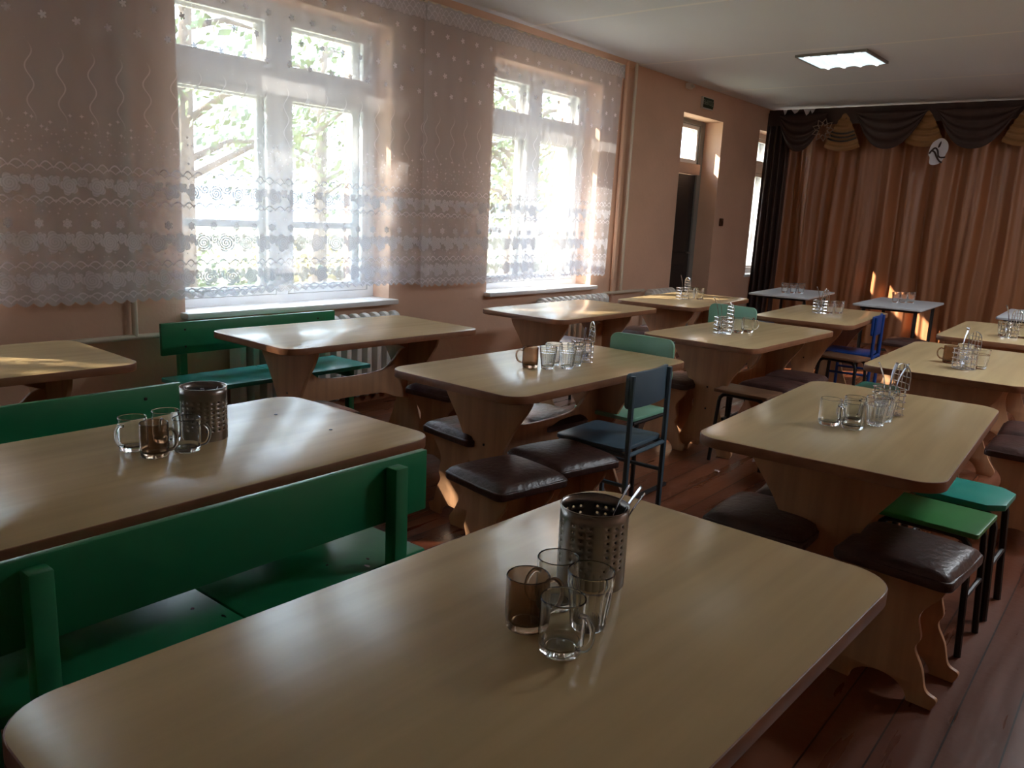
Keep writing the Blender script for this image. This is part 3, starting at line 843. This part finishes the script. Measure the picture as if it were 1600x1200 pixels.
def arc_leg(x, y, zt, r=.011, out=.02):
    return
def tube_stool(seatm, legm, hx, hy, corner, thick=.018, leg=.011, chamfer=False):
    t = empty('metal_leg_stool')
    o = rrect(hx, hy, corner, 1 if chamfer else 6)
    b = MB(); b.prism(o, .43 - thick, .43, 'z', .004); b.build('seat', seatm, t)
    for sy in (-1, 1):
        yy = sy * (hy - .035)
        # bent tube: two legs and the bar under the seat, split at the middle into its two legs
        for sx in (-1, 1):
            zt = .43 - thick - leg
            pts = [(0, yy, zt), (sx * (hx - .07), yy, zt)] + [(sx * (hx - .07 + .045 * sin(a)), yy, zt - .045 + .045 * cos(a)) for a in (rad(30), rad(60), rad(90))] + [(sx * (hx - .005), yy + sy * .015, 0.0)]
            b = MB(); b.tube(pts, leg, 8); b.build('leg', legm, t)
    for sx in (-1, 1):
        b = MB(); b.tube([(sx * (hx - .016), -hy + .03, .20), (sx * (hx - .016), hy - .03, .20)], leg * .8, 8); b.build('stretcher', legm, t)
    return t
K1 = Kind(tube_stool(M['grass_green'], M['black'], .165, .135, .012))
K1.put((-.49, 2.945, 0), -3, 'green wooden stool with black legs between brown and turquoise stools', 'stool')
K2 = Kind(tube_stool(M['turquoise'], M['black'], .165, .14, .05, .024, .013, True))
K2.put((-.475, 3.30, 0), -2, 'turquoise stool with clipped corners and black legs at the right table', 'stool')
K3 = Kind(tube_stool(M['woodseat'], M['black'], .16, .115, .01))
K3.put((-1.757, 4.36, 0), -1, 'small brown plywood stool with thin black legs beyond the slate blue chair', 'stool')
K4 = Kind(tube_stool(M['woodseat'], M['black'], .165, .12, .02))
K4.put((-1.80, 6.20, 0), -8, 'brown seated stool with thin dark legs just in front of the bright blue chair', 'stool')
K5 = Kind(tube_stool(M['navy'], M['black'], .16, .15, .02))
K5.put((-3.52, 5.05, 0), 0, 'blue topped stool glimpsed under the table at the second window', 'stool')
K5.put((-3.30, 8.15, 0), 4, 'navy topped stool under the left edge of the leftmost grey table', 'stool')
K5.put((-3.02, 7.78, 0), 20, 'dark stool in front of the leftmost grey table', 'stool')
K6 = Kind(tube_stool(M['turquoise'], M['black'], .165, .14, .02))
K6.put((-1.21, 5.12, 0), 2, 'turquoise stool glimpsed under the left side of the brown mug table', 'stool')

def chair_proto(paint, tubem, sled=False, bw=.345, bz=(.60, .74), back_r=.015, deep=.34, bend=.02):
    """faces +y; backrest at y = -deep/2"""
    t = empty('school_chair')
    hd = deep / 2
    b = MB(); pts = rrect(.175, hd, .03, 5)
    b.prism(pts, .412, .43, 'z', .004); b.build('seat', paint, t)
    b = MB()
    zm, zh = (bz[0] + bz[1]) / 2, (bz[1] - bz[0]) / 2
    pts = rrect(bw / 2, zh, back_r if back_r < zh else zh * .9, 6)
    b.prism([(p[0], p[1] + zm) for p in pts], -hd - .004, -hd + .012, 'y', .003)
    bmesh.ops.subdivide_edges(b.bm, edges=[e for e in b.bm.edges if abs(e.verts[0].co.x - e.verts[1].co.x) > .1], cuts=8)
    for v in b.bm.verts: v.co.y -= bend * (1 - (v.co.x / (bw / 2)) ** 2)
    b.build('backrest', paint, t)
    for sx in (-1, 1):
        x = sx * .163
        b = MB(); b.tube([(x, -hd - .015, 0.012 if sled else 0), (x, -hd - .015, bz[1] - .01)], .0125, 8); b.build('rear_upright', tubem, t)
        b = MB(); b.tube([(x, hd - .06, 0.012 if sled else 0), (x, hd - .06, .405)], .0115, 8); b.build('front_leg', tubem, t)
        b = MB(); b.tube([(x, -hd - .015, .40), (x, hd - .02, .40)], .0115, 8)
        b.tube([(x, -hd - .015, .27), (x, hd - .06, .27)], .009, 8); b.build('side_rail', tubem, t)
        if sled:
            b = MB(); b.tube([(x, -hd - .06, .012), (x, hd, .012)], .012, 8); b.build('runner', tubem, t)
    b = MB(); b.tube([(-.163, -hd - .015, .40), (.163, -hd - .015, .40)], .0095, 8); b.build('cross_rail', tubem, t)
    return t
C1 = Kind(chair_proto(M['slate'], M['slate'], False, .35, (.595, .745), .02))
C1.put((-1.795, 2.945, 0), 92, 'slate blue school chair at the right side of the middle table', 'chair', 'school chairs')
C2 = Kind(chair_proto(M['mint'], M['black'], True, .37, (.55, .775), .04))
C2.put((-2.03, 3.42, 0), 180, 'mint green chair with black sled legs at the far end of the middle table', 'chair', 'school chairs')
C2.put((-2.43, 5.40, 0), 178, 'mint green chair behind the table with spoons, only its back showing above the top', 'chair', 'school chairs')
C3 = Kind(chair_proto(M['blue'], M['blue'], False, .37, (.575, .725), .02))
C3.put((-1.855, 6.55, 0), 96, 'bright blue school chair at the right side of a far beech table', 'chair', 'school chairs')

# ------------------------------------------------------------------ tableware
def mug_proto(gm, R=.0355, H=.089):
    t = empty('glass_mug')
    b = MB()
    b.lathe([(0, .002), (R * .62, .002), (R * .70, 0), (R * .88, 0), (R * .95, .005), (R * .99, .016), (R, .03), (R, H - .002), (R - .0012, H), (R - .0026, H - .002), (R - .0028, .03), (R - .004, .017), (R * .72, .0115), (0, .0105)], 48)
    b.build('body', gm, t, ang=25)
    path = spline([(R - .0012, 0, H * .80), (R + .012, 0, H * .83), (R + .024, 0, H * .70), (R + .025, 0, H * .48), (R + .016, 0, H * .28), (R - .0012, 0, H * .20)], 6)
    b = MB(); b.tube(path, .0042, 10); b.build('handle', gm, t, ang=80)
    return t
def tumbler_proto(R=.0385, rb=.028, H=.098):
    """sixteen sided pressed glass with a smooth thick rim, one solid"""
    n = 64; b = MB(); rings = []
    def ring(r, z, facet):
        out = []
        for k in range(n):
            a = 2 * pi * k / n; f = 1.0
            if facet:
                m = (k % 4) / 4.0; da = (m - .5) * (2 * pi / 16); f = cos(pi / 16) / cos(da) if k % 4 else 1.0
                f = 1 - facet * (1 - f) * 2.2
            out.append(b.bm.verts.new((r * f * cos(a), r * f * sin(a), z)))
        return out
    prof = [(rb * .92, 0, 0), (rb, .003, 1), (R * .955, H * .72, 1), (R * .975, H * .76, 0), (R * .975, H * .82, 0), (R * .99, H * .845, 0), (R, H - .002, 0), (R - .0012, H, 0), (R - .0028, H - .002, 0), (R - .005, H * .74, 0), (rb - .003, .014, 0), (rb * .7, .011, 0)]
    for r, z, f in prof: rings.append(ring(r, z, f))
    for A, B in zip(rings, rings[1:]):
        for k in range(n): b.bm.faces.new((A[k], A[(k + 1) % n], B[(k + 1) % n], B[k]))
    b.bm.faces.new(rings[0][::-1]); b.bm.faces.new(rings[-1])
    return b.build('faceted_glass', M['glass'], None, ang=14)
def steel_stand_proto(groups):
    t = empty('cutlery_stand')
    R, H = .0615, .146
    b = MB(); nc = 24 if groups else 22; cw = 2 * pi * R / nc
    rows = 9; zr0 = .012; chh = (.128 - zr0) / rows * 1.0
    def P(s, z): a = s / R; return (R * cos(a), R * sin(a), z)
    hr = .0026
    for k in range(nc):
        s0 = k * cw; s1 = s0 + cw; sm = (s0 + s1) / 2
        for j in range(rows):
            z0 = zr0 + j * chh; z1 = z0 + chh; zm = (z0 + z1) / 2
            hole = (k % 4 != 3) if groups else True
            if groups and j in (0, 1): hole = False
            if not groups and j in (0, 8): hole = False
            if hole:
                sq = [(s1, zm), (s1, z1), (sm, z1), (s0, z1), (s0, zm), (s0, z0), (sm, z0), (s1, z0)]
                oc = [(sm + hr * cos(2 * pi * i / 8), zm + hr * sin(2 * pi * i / 8)) for i in range(8)]
                A = [b.bm.verts.new(P(*p)) for p in sq]; B = [b.bm.verts.new(P(*p)) for p in oc]
                for i in range(8): b.bm.faces.new((A[i], A[(i + 1) % 8], B[(i + 1) % 8], B[i]))
            else:
                b.bm.faces.new([b.bm.verts.new(P(*p)) for p in ((s0, z0), (sm, z0), (s1, z0), (s1, zm), (s1, z1), (sm, z1), (s0, z1), (s0, zm))])
        for z0, z1 in ((0, zr0), (zr0 + rows * chh, H)):
            b.bm.faces.new([b.bm.verts.new(P(*p)) for p in ((s0, z0), (sm, z0), (s1, z0), (s1, z1), (sm, z1), (s0, z1))])
    b.lathe([(0, .003), (R - .0003, .003), (R, 0)], nc * 2)
    bmesh.ops.remove_doubles(b.bm, verts=b.bm.verts[:], dist=.0002)
    o = b.build('perforated_wall', M['steel'], t, ang=60)
    md = o.modifiers.new('thickness', 'SOLIDIFY'); md.thickness = .0008; md.offset = 0
    b = MB(); b.tube([((R) * cos(2 * pi * k / 48), (R) * sin(2 * pi * k / 48), H) for k in range(48)], .0012, 6, True); b.build('rim', M['steel'], t)
    return t
def spoon_mesh(name='spoon', L=.19):
    """bowl at the bottom (z=0), handle upward; 2 mm thick strip with a dished bowl"""
    b = MB()
    def prof(t):
        if t < .30:
            q = t / .30; return .020 * math.sqrt(max(0.0, 1 - (2 * q - 1) ** 2)) + .0015
        q = (t - .30) / .70
        return .0032 + .0052 * q ** 2 if q < .95 else .0065
    def fn(a, c):
        t = c; wv = prof(t); u = 2 * a - 1
        dish = -.009 * (1 - u * u) * max(0, sin(pi * min(1, t / .30))) if t < .30 else 0
        curve = .012 * sin(pi * (t - .25) / .75) if t > .25 else 0
        return (u * wv, dish + curve, t * L)
    b.grid(fn, 6, 40)
    o = b.build(name, M['spoon'], ang=80)
    md = o.modifiers.new('thickness', 'SOLIDIFY'); md.thickness = .0016; md.offset = 0
    return o
def wire_holder_proto():
    t = empty('wire_cutlery_holder')
    s = .043; r = .0019
    b = MB()
    for z in (.006, .030, .054, .078, .100):
        b.tube([(x, y, z) for x, y in rrect(s, s, .012, 3)], r, 6, True)
    for k in range(-1, 2):
        for sy in (-1, 1): b.tube([(k * .028, sy * s, .006), (k * .028, sy * s, .10)], r, 6)
        for sx in (-1, 1): b.tube([(sx * s, k * .028, .006), (sx * s, k * .028, .10)], r, 6)
        b.tube([(k * .028, -s, .006), (k * .028, s, .006)], r, 6); b.tube([(-s, k * .028, .006), (s, k * .028, .006)], r, 6)
    b.build('basket', M['chrome'], t)
    b = MB()
    for sy, off in ((1, s),):
        arch = [(-s, off, .10), (-s, off, .145)] + [(-s * cos(a), off, .145 + s * sin(a)) for a in [rad(180 * k / 14) for k in range(1, 14)]] + [(s, off, .145), (s, off, .10)]
        b.tube(arch, .0024, 6)
        for k in (-1, 0, 1): b.tube([(k * .021, off, .10), (k * .021, off, .18 if k else .188)], r, 6)
        for z in (.122, .145, .165): b.tube([(-s * (1 if z < .15 else .88), off, z), (s * (1 if z < .15 else .88), off, z)], r, 6)
    b.build('arched_handle', M['chrome'], t)
    b = MB()
    for sx in (-1, 1):
        for sy in (-1, 1): b.tube([(sx * .03, sy * .03, .006), (sx * .03, sy * .03, 0)], .003, 6)
    b.build('feet', M['chrome'], t)
    return t
MUG = Kind(mug_proto(M['glass'])); AMB = Kind(mug_proto(M['amber']))
TUM = Kind(tumbler_proto()); WIRE = Kind(wire_holder_proto())
SA = Kind(steel_stand_proto(True)); SB = Kind(steel_stand_proto(False))
SP0 = spoon_mesh(); SPu = [False]
def spoon(loc, tilt, lean, label, flip=False, s=1.0):
    rz = lean  # heading the handle leans towards: 129 is along the photo's right, -51 its left
    if not SPu[0]: o = SP0; SPu[0] = True
    else: o = SP0.copy(); COL.objects.link(o)
    o.rotation_mode = 'XYZ'
    o.rotation_euler = (rad(tilt + (180 if flip else 0)), 0, rad(rz)); o.location = loc; o.scale = (s, s, s)
    return tag(o, label, 'spoon', 'spoons')
Z = HT
# foreground table
SA.put((-.734, 1.175, Z), 20, 'brushed steel cutlery stand with grouped holes on the foreground table', 'cutlery holder')
spoon((-.712, 1.170, Z + .008), 13, 125, 'tallest spoon handle sticking up out of the foreground steel stand')
spoon((-.703, 1.190, Z + .008), 17, 118, 'spoon leaning on the rim of the foreground steel stand, middle of three', s=.93)
spoon((-.722, 1.200, Z + .008), 19, 132, 'spoon leaning furthest right in the foreground steel stand', s=.95)
AMB.put((-.715, .961, Z), 60, 'smoky brown glass mug on the foreground table', 'mug', 'glass mugs')
MUG.put((-.630, .938, Z), -8, 'clear glass mug nearest the camera on the foreground table, handle to the right', 'mug', 'glass mugs')
MUG.put((-.722, 1.052, Z), -110, 'clear glass mug right behind the brown mug on the foreground table', 'mug', 'glass mugs')
TUM.put((-.641, 1.030, Z), 5, 'clear faceted glass between the mugs and steel stand on the foreground table', 'glass', 'clear drinking glasses')
# left table between benches
SB.put((-2.022, 1.165, Z), 0, 'brushed steel cutlery stand with even rows of holes on the left table', 'cutlery holder')
spoon((-2.045, 1.150, Z + .008), 11, -51, 'spoon leaning left inside the steel stand on the left table', s=.72)
spoon((-2.005, 1.175, Z + .008), 9, 160, 'spoon leaning back inside the steel stand on the left table', s=.73)
spoon((-2.01, 1.155, Z + .008), 8, 60, 'spoon leaning forward inside the steel stand on the left table', s=.74)
AMB.put((-1.947, .982, Z), 35, 'smoky brown glass mug in front of three clear mugs on the left table', 'mug', 'glass mugs')
MUG.put((-2.036, .970, Z), -65, 'clear glass mug left of the brown mug on the left table', 'mug', 'glass mugs')
MUG.put((-2.046, 1.066, Z), -40, 'clear glass mug at the back, beside the steel stand on the left table', 'mug', 'glass mugs')
MUG.put((-1.938, 1.066, Z), 36, 'clear glass mug right of the brown mug, before the left table\'s steel stand', 'mug', 'glass mugs')
spoon((-1.985, .985, Z + .0125), 11, 70, 'small spoon standing in the left clear mug of the left table', s=.6) if False else None
# middle table
AMB.put((-2.105, 2.755, Z), 215, 'smoky brown glass mug on the middle table, left end of its row of glasses', 'mug', 'glass mugs')
TUM.put((-2.035, 2.790, Z), 0, 'faceted glass next to the brown mug on the middle table', 'glass', 'clear drinking glasses')
TUM.put((-2.075, 2.885, Z), 9, 'faceted glass in the back of the cluster on the middle table', 'glass', 'clear drinking glasses')
TUM.put((-1.985, 2.865, Z), 4, 'faceted glass third from the brown mug on the middle table, front of the cluster', 'glass', 'clear drinking glasses')
TUM.put((-2.005, 2.955, Z), 4, 'faceted glass beside the wire holder on the middle table', 'glass', 'clear drinking glasses')
WIRE.put((-2.03, 3.045, Z), -40, 'arched chrome wire cutlery holder on the middle table', 'cutlery holder', 'wire cutlery holders')
spoon((-2.04, 3.03, Z + .01), 14, -51, 'spoon leaning left in the wire holder on the middle table', s=.85)
spoon((-2.03, 3.05, Z + .185), -14, 50, 'spoon turned bowl up in the wire holder on the middle table', True, .85) if False else None
spoon((-2.015, 3.06, Z + .01), 7, 129, 'spoon at the right inside the wire holder on the middle table', s=.8)
spoon((-2.035, 3.065, Z + .01), 6, 200, 'spoon at the back inside the wire holder on the middle table', s=.78)
# right table
MUG.put((-.820, 2.765, Z), -25, 'clear glass mug at the left end of the cluster on the right table', 'mug', 'glass mugs')
MUG.put((-.745, 2.770, Z), 160, 'clear glass mug nearest the camera on the right table', 'mug', 'glass mugs')
MUG.put((-.77, 2.865, Z), 80, 'clear glass mug at the back of the cluster on the right table', 'mug', 'glass mugs')
TUM.put((-.702, 2.885, Z), 0, 'clear faceted glass right of the two mugs on the right table', 'glass', 'clear drinking glasses')
TUM.put((-.700, 2.975, Z), 8, 'clear faceted glass in front of the wire holder on the right table', 'glass', 'clear drinking glasses')
WIRE.put((-.717, 3.085, Z), -40, 'arched chrome wire cutlery holder on the right table', 'cutlery holder', 'wire cutlery holders')
spoon((-.725, 3.075, Z + .01), 13, -51, 'spoon leaning left in the wire holder on the right table', s=.98)
spoon((-.71, 3.09, Z + .01), 14, 129, 'spoon leaning right in the wire holder on the right table', s=.98)
spoon((-.72, 3.10, Z + .01), 5, 150, 'broad spoon upright in the wire holder on the right table', s=.95)
# table behind the slate blue chair
WIRE.put((-2.045, 4.57, Z), -40, 'arched chrome wire cutlery holder in front of the mint chair back', 'cutlery holder', 'wire cutlery holders')
spoon((-2.065, 4.56, Z + .01), 12, -51, 'spoon handle leaning left in the wire holder before the mint chair back', s=1.12)
spoon((-2.05, 4.565, Z + .01), 9, -60, 'second spoon handle leaning left in the wire holder before the mint chair back', s=1.1)
TUM.put((-2.055, 4.665, Z), 0, 'faceted glass touching the wire holder before the mint chair back', 'glass', 'clear drinking glasses')
MUG.put((-2.01, 4.72, Z), 200, 'clear mug nearer the wire holder before the mint chair back, first of two', 'mug', 'glass mugs')
MUG.put((-1.985, 4.81, Z), 30, 'clear mug at the right end beside the wire holder before the mint chair back', 'mug', 'glass mugs')
# sunlit table by the door
WIRE.put((-3.22, 6.315, Z), -30, 'arched chrome wire cutlery holder on the sunlit table by the door', 'cutlery holder', 'wire cutlery holders')
spoon((-3.225, 6.31, Z + .01), 6, -51, 'spoon in the wire holder on the sunlit table by the door', s=1.05)
TUM.put((-3.185, 6.41, Z), 0, 'faceted glass next to the wire holder on the sunlit table', 'glass', 'clear drinking glasses')
TUM.put((-3.14, 6.485, Z), 5, 'faceted glass at the right end on the sunlit table', 'glass', 'clear drinking glasses')
TUM.put((-3.22, 6.49, Z), 5, 'faceted glass at the back on the sunlit table', 'glass', 'clear drinking glasses')
# table with the bright blue chair
WIRE.put((-2.085, 6.42, Z), -35, 'arched chrome wire cutlery holder on the table with the bright blue chair', 'cutlery holder', 'wire cutlery holders')
spoon((-2.09, 6.42, Z + .01), 10, -51, 'spoon leaning left in the wire holder by the bright blue chair', s=1.05)
spoon((-2.08, 6.43, Z + .01), 8, 129, 'spoon leaning right in the wire holder by the bright blue chair', s=1.0)
TUM.put((-2.04, 6.515, Z), 0, 'faceted glass beside the wire holder on the table with the bright blue chair', 'glass', 'clear drinking glasses')
TUM.put((-1.99, 6.59, Z), 5, 'faceted glass at the right end on the table with the bright blue chair', 'glass', 'clear drinking glasses')
# right edge tables
AMB.put((-.815, 4.645, Z), 190, 'smoky brown glass mug on the table at the right edge', 'mug', 'glass mugs')
WIRE.put((-.722, 4.485, Z), -40, 'arched chrome wire cutlery holder beside the brown mug at the right edge', 'cutlery holder', 'wire cutlery holders')
spoon((-.73, 4.475, Z + .01), 3, 129, 'bright spoon upright in the wire holder beside the right edge brown mug', s=1.05)
spoon((-.715, 4.49, Z + .01), 6, -51, 'spoon behind the bright one in the wire holder beside the right edge brown mug', s=1.05)
TUM.put((-.665, 4.585, Z), 0, 'faceted glass right of the wire holder on the brown mug table', 'glass', 'clear drinking glasses')
TUM.put((-.765, 4.73, Z), 0, 'faceted glass behind the brown mug at the right edge', 'glass', 'clear drinking glasses')
WIRE.put((-.765, 6.19, Z), -40, 'arched chrome wire cutlery holder on the farthest beech table at right', 'cutlery holder', 'wire cutlery holders')
spoon((-.772, 6.18, Z + .01), 10, -51, 'spoon leaning left in the wire holder on the farthest beech table at right', s=1.1)
TUM.put((-.81, 6.275, Z), 0, 'faceted glass left of the wire holder on the farthest beech table at right', 'glass', 'clear drinking glasses')
TUM.put((-.70, 6.27, Z), 0, 'faceted glass right of the wire holder on the farthest beech table at right', 'glass', 'clear drinking glasses')
# grey tables
for x, y, lab in ((-3.0, 8.10, 'clear glass at the left of the trio on the leftmost grey table'), (-2.93, 8.15, 'clear glass in the middle of the trio on the leftmost grey table'), (-2.88, 8.23, 'clear glass at the right of the trio on the leftmost grey table'),
                  (-1.975, 8.22, 'clear glass at the left of the trio on the middle grey table'), (-1.92, 8.28, 'clear glass in the middle of the trio on the middle grey table'), (-1.875, 8.36, 'clear glass at the right of the trio on the middle grey table')):
    TUM.put((x, y, Z), 3, lab, 'glass', 'clear drinking glasses')
# litter on the floor
def scrap(x, y, s, seed, label):
    R = random.Random(seed); b = MB()
    b.grid(lambda a, c: ((a - .5) * s, (c - .5) * s * .7, .004 + s * .28 * R.random()), 4, 4)
    o = b.build('paper_scrap', M['paper'], smooth=False); o.location = (x, y, 0)
    md = o.modifiers.new('thickness', 'SOLIDIFY'); md.thickness = .0008; md.offset = 1
    tag(o, label, 'paper scrap', 'scraps on the floor')
scrap(-1.672, 4.43, .07, 1, 'crumpled pale paper scrap on the floor under the small plywood stool')
scrap(-1.774, 4.08, .03, 2, 'tiny white scrap on the floor in front of the small plywood stool')
